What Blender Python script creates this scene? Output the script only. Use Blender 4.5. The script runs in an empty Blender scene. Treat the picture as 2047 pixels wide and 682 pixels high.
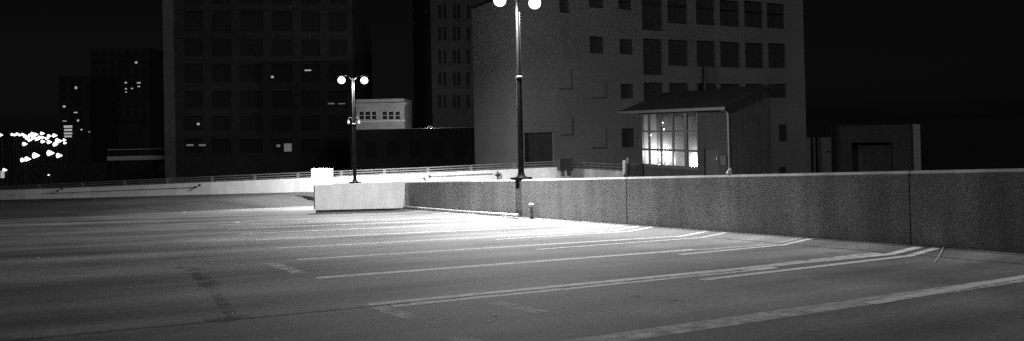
import bpy, bmesh, math, random
from mathutils import Vector as V, Matrix
random.seed(7)
S = bpy.context.scene
COL = S.collection

# ------------------------------------------------------------------ camera frame
F, PX, PY, WPX = 1400.0, 1023.5, 235.0, 2047.0
PITCH, ROLL = math.radians(.6), math.radians(1.2)
CAM = V((0, 0, 16.3))                       # rooftop deck, street level is z = 0
fw = V((0, math.cos(PITCH), math.sin(PITCH)))
_u = V((1, 0, 0)).cross(fw)
RT = math.cos(ROLL) * V((1, 0, 0)) - math.sin(ROLL) * _u
UP = math.cos(ROLL) * _u + math.sin(ROLL) * V((1, 0, 0))


def ray(x, y): return RT * ((x - PX) / F) + UP * ((PY - y) / F) + fw


def at(x, y, depth): return CAM + ray(x, y) * depth     # a place in the town at a given distance


# the parking deck is a ramp falling away from the viewer: its own axes (EX across the stalls, EY along the wall)
EX = V((.87662946, .47869821, -.0486705)); EY = V((-.48106966, .87398335, -.06873921))
NN = V((.00963187, .08367272, .99644674)); DO = CAM - NN * 1.3
ZZ = V((0, 0, 1))
GX = V((.8776, .4794, 0)).normalized(); GY = V((-.4794, .8776, 0)).normalized()   # level street grid of the town


def D(x, y, z=0.0): return DO + EX * x + EY * y + ZZ * z


def ground(px, py, dz=0.0):
    r = ray(px, py); t = (dz - 1.3) / r.dot(NN)
    p = CAM + r * t - DO
    return p.dot(EX), p.dot(EY)


# ------------------------------------------------------------------ materials
def nodes(name):
    m = bpy.data.materials.new(name); m.use_nodes = True
    nt = m.node_tree
    return m, nt, nt.nodes['Principled BSDF']


def concrete(name, base, var=.25, big=.35, fine=30.0, rough=.9, streak=None, speck=.25, uv=False, bump=.25, spec=.3, speck2=0):
    m, nt, b = nodes(name); N = nt.nodes; L = nt.links
    tc = N.new('ShaderNodeTexCoord'); src = tc.outputs['UV' if uv else 'Object']

    def noise(scale, detail, rg=.55, vec=None):
        n = N.new('ShaderNodeTexNoise'); n.inputs['Scale'].default_value = scale
        n.inputs['Detail'].default_value = detail; n.inputs['Roughness'].default_value = rg
        L.new(vec or src, n.inputs['Vector']); return n.outputs['Fac']

    def remap(f, lo, hi, a, c):
        r = N.new('ShaderNodeMapRange'); r.inputs['From Min'].default_value = lo; r.inputs['From Max'].default_value = hi
        r.inputs['To Min'].default_value = a; r.inputs['To Max'].default_value = c
        L.new(f, r.inputs['Value']); return r.outputs['Result']

    def mul(a, c):
        k = N.new('ShaderNodeMath'); k.operation = 'MULTIPLY'; L.new(a, k.inputs[0])
        if isinstance(c, float): k.inputs[1].default_value = c
        else: L.new(c, k.inputs[1])
        return k.outputs[0]
    f = remap(noise(big, 5, .6), .3, .7, 1 - var, 1 + var)
    f = mul(f, remap(noise(fine, 3, .7), .3, .7, 1 - speck, 1 + speck))
    if speck2: f = mul(f, remap(noise(13, 2, .6), .32, .68, 1 - speck2, 1 + speck2))
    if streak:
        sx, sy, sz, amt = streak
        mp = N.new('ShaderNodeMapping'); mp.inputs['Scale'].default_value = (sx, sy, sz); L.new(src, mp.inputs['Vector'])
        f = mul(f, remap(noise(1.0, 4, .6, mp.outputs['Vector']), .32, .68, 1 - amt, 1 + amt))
    f = mul(f, float(base))
    L.new(f, b.inputs['Base Color'])
    b.inputs['Roughness'].default_value = rough
    b.inputs['Specular IOR Level'].default_value = spec
    if bump:
        bp = N.new('ShaderNodeBump'); bp.inputs['Strength'].default_value = bump; bp.inputs['Distance'].default_value = .01
        L.new(noise(fine * 1.5, 4, .7), bp.inputs['Height']); L.new(bp.outputs['Normal'], b.inputs['Normal'])
    return m


def plain(name, c, rough=.5, metal=0.0, spec=.5):
    m, nt, b = nodes(name); N = nt.nodes; L = nt.links
    tc = N.new('ShaderNodeTexCoord'); n = N.new('ShaderNodeTexNoise'); n.inputs['Scale'].default_value = 6; n.inputs['Detail'].default_value = 5
    L.new(tc.outputs['Object'], n.inputs['Vector'])
    r = N.new('ShaderNodeMapRange'); r.inputs['From Min'].default_value = .3; r.inputs['From Max'].default_value = .7
    r.inputs['To Min'].default_value = c * .8; r.inputs['To Max'].default_value = c * 1.2
    L.new(n.outputs['Fac'], r.inputs['Value']); L.new(r.outputs['Result'], b.inputs['Base Color'])
    b.inputs['Roughness'].default_value = rough; b.inputs['Metallic'].default_value = metal
    b.inputs['Specular IOR Level'].default_value = spec
    return m


def emit(name, s):
    m = bpy.data.materials.new(name); m.use_nodes = True; nt = m.node_tree; nt.nodes.clear()
    e = nt.nodes.new('ShaderNodeEmission'); e.inputs['Color'].default_value = (1, 1, 1, 1); e.inputs['Strength'].default_value = s
    o = nt.nodes.new('ShaderNodeOutputMaterial'); nt.links.new(e.outputs[0], o.inputs['Surface'])
    m.cycles.emission_sampling = 'AUTO' if name in ('lamp_globe', 'room_lamp') else 'NONE'
    return m


def worn(name, c, cover, scale=3.0, soft=.35):
    """old road paint: patches of it are gone"""
    m, nt, b = nodes(name); N = nt.nodes; L = nt.links
    b.inputs['Base Color'].default_value = (c, c, c, 1); b.inputs['Roughness'].default_value = .8
    tc = N.new('ShaderNodeTexCoord'); n = N.new('ShaderNodeTexNoise'); n.inputs['Scale'].default_value = scale
    n.inputs['Detail'].default_value = 8; n.inputs['Roughness'].default_value = .75
    L.new(tc.outputs['UV'], n.inputs['Vector'])
    r = N.new('ShaderNodeMapRange'); r.inputs['From Min'].default_value = .38; r.inputs['From Max'].default_value = .62
    r.inputs['To Min'].default_value = cover - soft; r.inputs['To Max'].default_value = cover + soft
    L.new(n.outputs['Fac'], r.inputs['Value'])
    L.new(r.outputs['Result'], b.inputs['Alpha'])
    return m


def glass(name):
    m = bpy.data.materials.new(name); m.use_nodes = True; nt = m.node_tree; nt.nodes.clear()
    t = nt.nodes.new('ShaderNodeBsdfTransparent'); t.inputs['Color'].default_value = (.9, .9, .9, 1)
    g = nt.nodes.new('ShaderNodeBsdfGlossy'); g.inputs['Roughness'].default_value = .03
    x = nt.nodes.new('ShaderNodeMixShader'); x.inputs['Fac'].default_value = .07
    o = nt.nodes.new('ShaderNodeOutputMaterial')
    nt.links.new(t.outputs[0], x.inputs[1]); nt.links.new(g.outputs[0], x.inputs[2]); nt.links.new(x.outputs[0], o.inputs['Surface'])
    return m


M = {}
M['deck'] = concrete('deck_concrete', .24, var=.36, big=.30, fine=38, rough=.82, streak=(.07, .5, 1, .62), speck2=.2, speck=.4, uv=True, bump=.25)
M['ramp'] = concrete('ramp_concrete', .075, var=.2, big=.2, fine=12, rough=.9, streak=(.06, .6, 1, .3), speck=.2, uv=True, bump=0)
M['wall'] = concrete('wall_concrete', .34, var=.2, big=.6, fine=14, streak=(2.0, 2.0, .2, .22), speck=.06)
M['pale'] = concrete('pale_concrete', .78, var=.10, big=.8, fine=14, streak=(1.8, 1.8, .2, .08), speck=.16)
M['stucco'] = concrete('painted_siding', .165, var=.14, big=.15, fine=7, streak=(.05, .05, 6, .07), speck=.13)
M['brick'] = concrete('pale_brick', .25, var=.15, big=.3, fine=3.0, streak=(.3, .3, 5, .2), speck=.3)
M['tower'] = concrete('tower_stone', .12, var=.15, big=.08, fine=1.2, speck=.2)
M['tower_dim'] = concrete('soot_brick', .038, var=.2, big=.08, fine=1.2, speck=.25)
M['dark_wall'] = concrete('dark_brick', .02, var=.25, big=.2, fine=3, speck=.25)
M['clad'] = concrete('dark_cladding', .045, var=.2, big=.4, fine=6, streak=(3, 3, .1, .2), speck=.2)
M['roofing'] = concrete('roof_shingle', .012, var=.25, big=.6, fine=9, speck=.3)
M['ground'] = concrete('street_asphalt', .05, var=.3, big=.02, fine=2, speck=.3)
M['pane'] = plain('dark_pane', .02, .12, 0, .5)
M['pane_dull'] = plain('dull_pane', .015, .6, 0, .05)
M['front'] = concrete('grey_render', .032, var=.15, big=.4, fine=7, streak=(2, 2, .2, .12), speck=.2)
M['gutter'] = plain('gutter_paint', .035, .5)
M['infill'] = concrete('window_infill', .075, var=.15, big=.3, fine=6, speck=.2)
M['pane_loft'] = plain('dusty_pane', .04, .4, 0, .4)
M['frame'] = plain('frame_paint', .04, .5)
M['trim'] = plain('pale_trim', .45, .6)
M['pole'] = plain('pole_paint', .004, .5, .0, .12)
M['steel'] = plain('galvanised_steel', .42, .42, .6)
M['iron'] = plain('dark_iron', .03, .5)
M['rail'] = plain('rail_paint', .13, .5)
M['paint'] = worn('fresh_line_paint', .80, .95, 6, .3)
M['old'] = worn('faded_line_paint', .75, .68, 5, .4)
M['ghost'] = worn('ghost_line_paint', .7, .55, 4, .4)
M['mid'] = worn('half_worn_line_paint', .85, .97, 5, .4)
M['stain'] = worn('oil_stain', .10, .25, 2.6, .4)
M['blot'] = worn('oil_drip', .12, .05, 3.5, .4)
M['joint'] = worn('joint_sealant', .05, .72, 4)
M['plastic'] = plain('white_plastic', .7, .4)
M['paper'] = plain('white_paper', .8, .8)
M['interior'] = concrete('interior_plaster', .12, var=.05, big=.5, fine=8, speck=.05, bump=0)
M['pane_tower'] = plain('tower_pane', .028, .6, 0, .05)
M['tower_frame'] = plain('tower_frame', .03, .6, 0, .1)
M['glass'] = glass('window_glass')
M['globe'] = emit('lamp_globe', 4)
M['lantern'] = emit('dim_lantern', .9)
M['street'] = emit('street_lamp_glow', 3)
M['lit'] = emit('lit_window', .38)
M['lit_dim'] = emit('dim_lit_window', .12)
M['spark'] = emit('small_bulb', 8)
M['roomlamp'] = emit('room_lamp', 5)


# ------------------------------------------------------------------ mesh helpers
class MB:
    def __init__(s): s.v = []; s.f = []; s.uv = {}

    def face(s, pts, uv=None):
        i = len(s.v); s.v += [V(p) for p in pts]; s.f.append(tuple(range(i, i + len(pts))))
        if uv: s.uv[len(s.f) - 1] = uv

    def hexa(s, p):
        """p: 8 corners, bottom 4 ccw then top 4"""
        i = len(s.v); s.v += [V(q) for q in p]
        for q in ((0, 3, 2, 1), (4, 5, 6, 7), (0, 1, 5, 4), (1, 2, 6, 5), (2, 3, 7, 6), (3, 0, 4, 7)):
            s.f.append(tuple(i + k for k in q))

    def box(s, o, a, b, c):
        """corner o and three edge vectors"""
        o = V(o); s.hexa([o, o + a, o + a + b, o + b, o + c, o + a + c, o + a + b + c, o + b + c])

    def tube(s, pts, r, n=10, cap=True):
        pts = [V(p) for p in pts]; rs = r if isinstance(r, (list, tuple)) else [r] * len(pts)
        base = len(s.v); ref = None
        for k, p in enumerate(pts):
            t = (pts[min(k + 1, len(pts) - 1)] - pts[max(k - 1, 0)]).normalized()
            if ref is None:
                ref = t.orthogonal().normalized()
            x = (ref - t * ref.dot(t)).normalized(); ref = x; y = t.cross(x)
            for j in range(n):
                a = 2 * math.pi * j / n; s.v.append(p + x * (rs[k] * math.cos(a)) + y * (rs[k] * math.sin(a)))
        for k in range(len(pts) - 1):
            for j in range(n):
                a = base + k * n + j; b = base + k * n + (j + 1) % n
                s.f.append((a, b, b + n, a + n))
        if cap:
            s.f.append(tuple(base + j for j in range(n))[::-1]); s.f.append(tuple(base + (len(pts) - 1) * n + j for j in range(n)))

    def lathe(s, o, prof, n=16, axis=ZZ):
        """profile [(radius, height)] turned about an axis through o"""
        o = V(o); x = axis.orthogonal().normalized(); y = axis.cross(x); base = len(s.v)
        for r, h in prof:
            for j in range(n):
                a = 2 * math.pi * j / n; s.v.append(o + axis * h + x * (r * math.cos(a)) + y * (r * math.sin(a)))
        for k in range(len(prof) - 1):
            for j in range(n):
                a = base + k * n + j; b = base + k * n + (j + 1) % n
                s.f.append((a, b, b + n, a + n))
        s.f.append(tuple(base + j for j in range(n))[::-1]); s.f.append(tuple(base + (len(prof) - 1) * n + j for j in range(n)))

    def build(s, name, mat, parent=None, origin=None, smooth=False, bevel=0):
        if parent is not None:
            o = V(parent['_o'])
        elif origin is not None:
            o = V(origin)
        else:
            lo = [min(p[k] for p in s.v) for k in range(3)]; hi = [max(p[k] for p in s.v) for k in range(3)]
            o = V(((lo[0] + hi[0]) / 2, (lo[1] + hi[1]) / 2, lo[2]))
        me = bpy.data.meshes.new(name); me.from_pydata([p - o for p in s.v], [], s.f)
        if s.uv:
            ul = me.uv_layers.new(name='deck_metres')
            for pi, uv in s.uv.items():
                for li, q in zip(me.polygons[pi].loop_indices, uv): ul.data[li].uv = q
        bm = bmesh.new(); bm.from_mesh(me); bmesh.ops.remove_doubles(bm, verts=bm.verts, dist=1e-5)
        bmesh.ops.recalc_face_normals(bm, faces=bm.faces)
        if bevel:
            bmesh.ops.bevel(bm, geom=[e for e in bm.edges if len(e.link_faces) == 2 and e.calc_face_angle(0) > .5], offset=bevel, segments=2, affect='EDGES', clamp_overlap=True)
        bm.to_mesh(me); bm.free()
        if smooth:
            for p in me.polygons: p.use_smooth = True
            try: me.set_sharp_from_angle(angle=math.radians(40))
            except Exception: pass
        me.materials.append(mat)
        ob = bpy.data.objects.new(name, me); COL.objects.link(ob); ob['_o'] = tuple(o)
        if parent is not None:
            ob.parent = parent
        else:
            ob.location = o
        return ob


def empty(name, loc):
    e = bpy.data.objects.new(name, None); COL.objects.link(e); e.location = loc; e['_o'] = tuple(loc)
    e.empty_display_size = .3
    return e


def tag(o, label=None, cat=None, group=None, kind=None):
    if label: o['label'] = label
    if cat: o['category'] = cat
    if group: o['group'] = group
    if kind: o['kind'] = kind
    return o


def copy_tree(o, parent=None, loc=None):
    c = o.copy(); COL.objects.link(c); c.parent = parent
    if loc is not None:
        c.location = loc; c['_o'] = tuple(loc)
    for ch in list(o.children):
        k = copy_tree(ch, c)
        if loc is not None: k['_o'] = tuple(loc)
    return c


def dbox(mb, x0, x1, y0, y1, z0, z1):
    """box in the deck's own coordinates, plumb sides"""
    mb.hexa([D(x0, y0, z0), D(x1, y0, z0), D(x1, y1, z0), D(x0, y1, z0), D(x0, y0, z1), D(x1, y0, z1), D(x1, y1, z1), D(x0, y1, z1)])


# ------------------------------------------------------------------ ground and deck
g = MB(); R_ = 3000
g.face([(-R_, -R_, 0), (R_, -R_, 0), (R_, R_, 0), (-R_, R_, 0)])
tag(g.build('ground', M['ground']), kind='structure')

WX = 12.7                 # face of the long wall
KX = 11.72                # the deck turns up towards the wall here
WB = .09
cl, cr = ground(390, 422), ground(628, 411.6)
sl = (cr[1] - cl[1]) / (cr[0] - cl[0])


def crease(x): return cl[1] + (x - cl[0]) * sl


XL = -70
deck = empty('parking_deck', D(0, 0, 0)); tag(deck, kind='structure')
m = MB()


def dface(mb, pts):
    mb.face([D(*p) for p in pts], [(p[0], p[1]) for p in pts])


dface(m, [(XL, -12, 0), (KX, -12, 0), (KX, crease(KX), 0), (XL, crease(XL), 0)])
dface(m, [(KX, -12, 0), (WX + .01, -12, WB), (WX + .01, crease(KX), WB), (KX, crease(KX), 0)])
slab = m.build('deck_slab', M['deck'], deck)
# parapet foot line at the far side: (pixel x, depth, foot y, top of concrete y, top rail y)
FEN = [(-160, 58, 404, 386.5, 379), (50, 55, 399, 379, 371), (180, 54, 395.8, 374.5, 365), (420, 51.5, 389, 364.5, 353.8), (620, 50, 384, 356, 345), (860, 49.6, 378, 346, 335.3), (1000, 49.3, 374, 339.5, 328.2), (1112, 49, 372, 334.5, 323.5)]
base = [at(x, yb, d) for x, d, yb, yt, yr in FEN]
top = [at(x, yt, d) for x, d, yb, yt, yr in FEN]
ryl = [at(x, yr, d) for x, d, yb, yt, yr in FEN]


def dxy(p):
    q = p - DO; return q.dot(EX), q.dot(EY)


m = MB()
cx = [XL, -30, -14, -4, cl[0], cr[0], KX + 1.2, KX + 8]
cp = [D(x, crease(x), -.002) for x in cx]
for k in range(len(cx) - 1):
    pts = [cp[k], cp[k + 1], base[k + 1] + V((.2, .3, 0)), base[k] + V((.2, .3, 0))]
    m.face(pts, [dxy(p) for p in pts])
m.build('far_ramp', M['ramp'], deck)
m = MB()      # the level on the other side of the wall
pts = [D(WX + .3, -12, -.25), D(WX + 40, -12, -.25), at(1250, 372, 47), base[-1], cp[-1] - ZZ * .03, D(WX + .3, crease(KX), -.25)]
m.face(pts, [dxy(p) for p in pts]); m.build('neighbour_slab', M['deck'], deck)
m = MB()      # the storeys below: one dark block down to the street
lowp = [D(XL, -12, -.5), D(WX + 40, -12, -.5), at(1260, 380, 47), base[-1] - ZZ * .5, base[0] - ZZ * .5]
n = len(lowp)
for k in range(n):
    a, b = lowp[k], lowp[(k + 1) % n]
    m.face([V((a.x, a.y, 0)), V((b.x, b.y, 0)), b, a])
m.build('garage_side', M['dark_wall'], deck)


# painted lines, joints and stains lie 4 mm apart above the slab
def strip(name, mat, pts, w, z=.004, step=0):
    """ribbon along deck points, following the upturn at the wall"""
    mb = MB(); P = []
    for a, b in zip(pts[:-1], pts[1:]):
        n_ = max(1, int(max(abs(b[0] - a[0]), abs(b[1] - a[1])) / .6))
        for k in range(n_):
            P.append((a[0] + (b[0] - a[0]) * k / n_, a[1] + (b[1] - a[1]) * k / n_))
        if a[0] < KX < b[0]: P.append((KX, a[1] + (b[1] - a[1]) * (KX - a[0]) / (b[0] - a[0])))
    P.append(pts[-1]); P = sorted(set(P), key=lambda q: (q[0] - pts[0][0]) * (pts[-1][0] - pts[0][0]) + (q[1] - pts[0][1]) * (pts[-1][1] - pts[0][1]))

    def zz(x): return z + max(0, (x - KX) / (WX - KX)) * WB
    for k in range(len(P) - 1):
        a, b = P[k], P[k + 1]; dx, dy = b[0] - a[0], b[1] - a[1]
        if math.hypot(dx, dy) < 1e-4: continue
        p0, p1 = P[max(0, k - 1)], P[min(len(P) - 1, k + 2)]

        def nrm(u, v_):
            l = math.hypot(v_[0] - u[0], v_[1] - u[1]); return (-(v_[1] - u[1]) / l * w / 2, (v_[0] - u[0]) / l * w / 2)
        na, nb = nrm(p0, b), nrm(a, p1)
        q = [(a[0] - na[0], a[1] - na[1]), (b[0] - nb[0], b[1] - nb[1]), (b[0] + nb[0], b[1] + nb[1]), (a[0] + na[0], a[1] + na[1])]
        mb.face([D(x, y, zz(x)) for x, y in q], q)
    return mb.build(name, mat, deck)


# old bay lines, then the newer thin ones painted beside them
for y, x0, x1, w, mt in ((4.86, 1.2, 12.6, .30, 'old'), (7.635, 2.35, 12.6, .17, 'mid'), (7.405, 2.55, 8.6, .17, 'mid'), (10.2, 2.4, 9.6, .19, 'mid'), (10.2, 9.6, 12.6, .15, 'old'),
                         (12.9, 2.7, 12.6, .17, 'mid'), (15.55, 2.8, 12.6, .17, 'mid'), (18.2, 2.8, 12.6, .17, 'mid'), (20.9, 2.8, 12.6, .17, 'mid'), (23.5, 2.8, 12.6, .17, 'mid'), (26.2, 2.8, 12.6, .17, 'mid'), (28.8, 4, 12.6, .17, 'mid')):
    strip('parking_line', M[mt], [(x0, y), (x1, y + .1)], w, .0015)
strip('parking_line', M['old'], [(6.6, 7.52), (11.7, 7.95)], .26, .003)
for y, x0, x1 in ((4.80, 6.88, 12.55), (7.08, 6.71, 12.6), (9.70, 8.7, 12.62), (12.05, 7.12, 12.62), (14.75, 7.6, 12.6)):
    strip('parking_line', M['paint'], [(x0, y), (x1 - 1, y + .28), (x1, y + .34)], .15, .0045)
# faint cross strokes at the bay ends
for y0, y1, x in ((7.5, 6.55, 2.4), (5.6, 4.7, 2.5), (12.6, 10.9, 2.2), (7.0, 6.2, 3.6)):
    strip('parking_line', M['ghost'], [(x, y0), (x + .05, (y0 + y1) / 2 + .03), (x + .12, y1)], .21, .0015)
strip('expansion_joint', M['joint'], [(-1.6, 7.5), (2.3, 7.5), (8, 7.52)], .035, .006)
strip('expansion_joint', M['joint'], [(KX + .1, -2), (KX + .12, 12)], .025, .006)
strip('expansion_joint', M['joint'], [(-.9, 22.5), (9, 22.6)], .05, .006)
for pts, w in (([ground(365, 533), ground(392, 540)], .30), ([ground(392, 545), ground(415, 568), ground(440, 597), ground(462, 628)], .12), ([ground(400, 548), ground(420, 572)], .24),
               ([ground(452, 634), ground(512, 632)], .16), ([ground(420, 637), ground(470, 640)], .22), ([ground(792, 608), ground(822, 606)], .13)):
    strip('oil_stain', M['stain'], pts, w, .0075)

rs = random.Random(21)
for k in range(26):      # drips and blots where cars have stood
    x, y = rs.uniform(1, 11.3), rs.choice((3.4, 6.1, 8.8, 11.5, 14.2, 16.9)) + rs.uniform(-.5, .5)
    if k > 17: x, y = rs.uniform(-9, 2), rs.uniform(5, 22)
    r_ = rs.uniform(.04, .15); mb = MB(); q = []
    for j in range(14):
        an = j * math.pi / 7; rr_ = r_ * rs.uniform(.6, 1.2); q.append((x + rr_ * 1.4 * math.cos(an), y + rr_ * math.sin(an)))
    mb.face([D(a, b, .009) for a, b in q], q); mb.build('oil_stain', M['blot'], deck)
for x, y, dx, dy in ((-3, 9, .45, -.2), (6, 13.6, .5, .1)):
    pts = [(x, y)]
    for k in range(9): pts.append((pts[-1][0] + dx * rs.uniform(.5, 1.2), pts[-1][1] + dy + rs.uniform(-.16, .16)))
    for a, b in zip(pts[:-1], pts[1:]): strip('crack', M['joint'], [a, b], rs.uniform(.010, .018), .0105)

# ------------------------------------------------------------------ long wall
wall = empty('parapet_wall', D(WX + .12, 14, 0)); tag(wall, 'long plain concrete wall along the parking bays, cut by vertical joints', 'wall')
PY1 = ground(1040, 434, .09)[1]
ends = [-6, .5, 8.35, 9.9 + 12.4 - 9.0, 34.85]
jy = [ground(1835, 489, .09)[1], ground(1240, 449.5, .09)[1], ground(962, 428, .09)[1]]
ends = [-8] + jy + [34.9]
WT = 1.46
for a, b in zip(ends[:-1], ends[1:]):
    mb = MB(); e = .012; ch = .055; tk = .26
    y0, y1 = a + e * (2 if a > 15 else 1), b - e * (2 if b > 15 else 1)
    prof = [(WX, -.3), (WX, WT - ch), (WX + ch, WT), (WX + tk - .02, WT), (WX + tk, WT - .02), (WX + tk, -.3)]
    A = [D(x, y0, z) for x, z in prof]; B = [D(x, y1, z) for x, z in prof]
    for k in range(6):
        mb.face([A[k], B[k], B[(k + 1) % 6], A[(k + 1) % 6]])
    mb.face(A); mb.face(B[::-1])
    mb.build('wall_panel', M['wall'], wall)
mb = MB()
for y in jy: dbox(mb, WX + .03, WX + .2, y - (.012 if y < 15 else .024), y + (.012 if y < 15 else .024), -.2, WT - .09)
mb.build('joint_filler', M['iron'], wall)
mb = MB(); dbox(mb, WX + .004, WX + .255, 34.9, 62, -.3, WT); mb.build('wall_panel', M['wall'], wall)

# return wall, brightly lit, its foot held off the deck
c0 = ground(630, 426); P0 = D(c0[0], c0[1]); P1 = D(WX - .02, 34.75)
end = empty('return_wall', (P0 + P1) / 2); tag(end, 'short bright white concrete wall standing square to the long wall', 'wall')
dv = (P1 - P0); perp = V((-dv.y, dv.x, 0)).normalized()
mb = MB(); mb.hexa([P0 + ZZ * .13, P1 + ZZ * .10, P1 + perp * .2 + ZZ * .10, P0 + perp * .2 + ZZ * .13, P0 + ZZ * 1.33, P1 + ZZ * (WT + .02), P1 + perp * .2 + ZZ * (WT + .02), P0 + perp * .2 + ZZ * 1.33])
mb.build('wall_panel', M['pale'], end, bevel=.012)
mb = MB(); a = P0 + perp * .09 + dv * .02; b = P1 + perp * .09 - dv * .02
mb.hexa([a - ZZ * .1, b - ZZ * .1, b + perp * .1 - ZZ * .1, a + perp * .1 - ZZ * .1, a + ZZ * .131, b + ZZ * .101, b + perp * .1 + ZZ * .101, a + perp * .1 + ZZ * .131])
mb.build('foot_strip', M['iron'], end)

# ------------------------------------------------------------------ twin lamp posts
LAMP_W, LAMP_P = 1600, 2900


def make_lamp():
    r = empty('lamp_post', V((0, 0, 0)))
    mb = MB(); mb.lathe((0, 0, .0), [(.27, 0), (.27, .05), (.2, .06), (.14, .14), (.125, .22)], 20); mb.build('base_flange', M['pole'], r, smooth=True)
    mb = MB(); mb.tube([(0, 0, .2), (0, 0, 3.72)], [.115, .10], 18); mb.build('lower_pole', M['pole'], r, smooth=True)
    mb = MB(); mb.lathe((0, 0, 3.70), [(.10, 0), (.128, .02), (.128, .07), (.09, .10)], 18); mb.build('collar', M['gutter'], r, smooth=True)
    mb = MB(); mb.tube([(0, 0, 3.78), (0, 0, 6.6)], [.085, .07], 18); mb.build('upper_pole', M['pole'], r, smooth=True)
    mb = MB(); mb.lathe((0, 0, 6.6), [(.085, 0), (.085, .1), (.03, .16)], 14); mb.build('pole_cap', M['pole'], r, smooth=True)
    for s in (-1, 1):
        e = GX * (s * .74)
        mb = MB(); mb.tube([V((0, 0, 6.52)), GX * (s * .25) + ZZ * 6.78, e * .8 + ZZ * 6.93, e + ZZ * 6.92], .028, 8); arm = mb.build('arm', M['pole'], r, smooth=True)
        mb = MB(); mb.lathe(e + ZZ * 6.80, [(.34, 0), (.345, .03), (.26, .10), (.12, .16), (.05, .2)], 20); sh = mb.build('lamp_shade', M['pole'], r, smooth=True)
        pr = [(max(.012, .235 * math.cos(t)), .225 * math.sin(t)) for t in [math.radians(-90 + 22.5 * k) for k in range(8)]]
        mb = MB(); mb.lathe(e + ZZ * 6.55, pr, 12); mb.build('lamp_globe', M['globe'], sh, smooth=True)
        ld = bpy.data.lights.new('lamp_bulb', 'AREA'); ld.shape = 'DISK'; ld.size = .4; ld.energy = LAMP_W
        lo = bpy.data.objects.new('lamp_bulb', ld); COL.objects.link(lo); lo.parent = sh; lo.location = e + ZZ * 6.28   # points down, tipped towards the wall side
        lo.rotation_euler = Matrix.Rotation(math.radians(-8), 3, GY).to_euler()
        ld = bpy.data.lights.new('lamp_bulb', 'SPOT'); ld.shadow_soft_size = .03; ld.energy = LAMP_P; ld.spot_size = math.pi; ld.spot_blend = 1
        lo = bpy.data.objects.new('lamp_bulb', ld); COL.objects.link(lo); lo.parent = sh; lo.location = e + ZZ * 6.24
        lo.rotation_euler = (GX * .6 - GY * .68 - ZZ * .7).to_track_quat('-Z', 'Y').to_euler()   # thrown forward over the bays
    return r


lp = make_lamp()


def wall_y(px):
    lo, hi = 2, 70
    for _ in range(50):
        k = (lo + hi) / 2; q = D(WX + .13, k, WT) - CAM
        x = PX + F * q.dot(RT) / q.dot(fw)
        if x > px: lo = k
        else: hi = k
    return lo


y1, y2 = wall_y(1042), wall_y(709.5)
base1, base2 = D(WX + .13, y1, WT + .03), D(WX + .13, y2, WT + .03)
for nm_, yy, bs in (('plinth', y1, base1), ('plinth', y2, base2)):
    pass
lp.location = base1
for o in [lp] + list(lp.children_recursive): o['_o'] = tuple(base1)
lp2 = copy_tree(lp, None, base2)
bulb2 = bpy.data.lights.new('lamp_bulb', 'POINT'); bulb2.shadow_soft_size = .03; bulb2.energy = 1400
for o in lp2.children_recursive:
    if o.type == 'LIGHT' and o.data.type == 'SPOT': o.data = bulb2
for o, tx in ((lp, 'nearer tall lamp post with two glaring globes, its plate on the grey long wall'), (lp2, 'farther twin lamp post rising behind the bright return wall, two small lanterns at mid height')):
    tag(o, tx, 'lamp post', 'twin globe lamp posts on the wall')
for o, yy, bs in ((lp, y1, base1), (lp2, y2, base2)):
    mb = MB(); q = bs - ZZ * .031
    mb.box(q - GX * .36 - GY * .21, GX * .72, GY * .42, ZZ * .075); mb.build('bracket_plate', M['pole'], o, bevel=.008)
    mb = MB(); q = bs - ZZ * 1.0 - GX * .215
    mb.box(bs - ZZ * .36 - GX * .2 - GY * .08, GX * .055, GY * .16, ZZ * .33); mb.build('bracket', M['pole'], o, bevel=.006)
# little gooseneck lanterns half way up the far post
for s in (-1, 1):
    e = RT * s
    z0 = base2 + ZZ * 3.92
    mb = MB(); mb.tube([z0 + e * .07, z0 + e * .12 + ZZ * .2, z0 + e * .22 + ZZ * .27, z0 + e * .32 + ZZ * .2, z0 + e * .33 + ZZ * .08], .018, 8); gk = mb.build('gooseneck', M['iron'], lp2, smooth=True)
    mb = MB(); mb.lathe(z0 + e * .33 - ZZ * .16, [(.02, 0), (.07, .04), (.085, .12), (.05, .22), (.02, .26)], 12); mb.build('lantern', M['lantern'], gk, smooth=True)

# ------------------------------------------------------------------ far parapet with pipe railing
par = empty('parapet', base[3]); tag(par, 'low bright concrete parapet closing the far side of the deck', 'wall')
mb = MB(); bk = V((.1, .3, 0))
for k in range(len(FEN) - 1):
    mb.hexa([base[k] - ZZ * .6, base[k + 1] - ZZ * .6, base[k + 1] + bk - ZZ * .6, base[k] + bk - ZZ * .6, top[k], top[k + 1], top[k + 1] + bk, top[k] + bk])
mb.build('parapet_body', M['pale'], par)
RR = at(1247, 329, 47.2); RB = at(1247, 350, 47.2)
mb = MB(); t1 = at(1247, 342.5, 47.2)
mb.hexa([base[-1] - ZZ * .6, RB - ZZ * 1.2, RB + bk - ZZ * 1.2, base[-1] + bk - ZZ * .6, top[-1], t1, t1 + bk, top[-1] + bk])
mb.build('parapet_body', M['wall'], par)


def lerp_line(L, f):
    k = min(int(f), len(L) - 2); return L[k].lerp(L[k + 1], f - k)


def frac(px):
    for k in range(len(FEN) - 1):
        if FEN[k][0] <= px <= FEN[k + 1][0]: return k + (px - FEN[k][0]) / (FEN[k + 1][0] - FEN[k][0])


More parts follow.
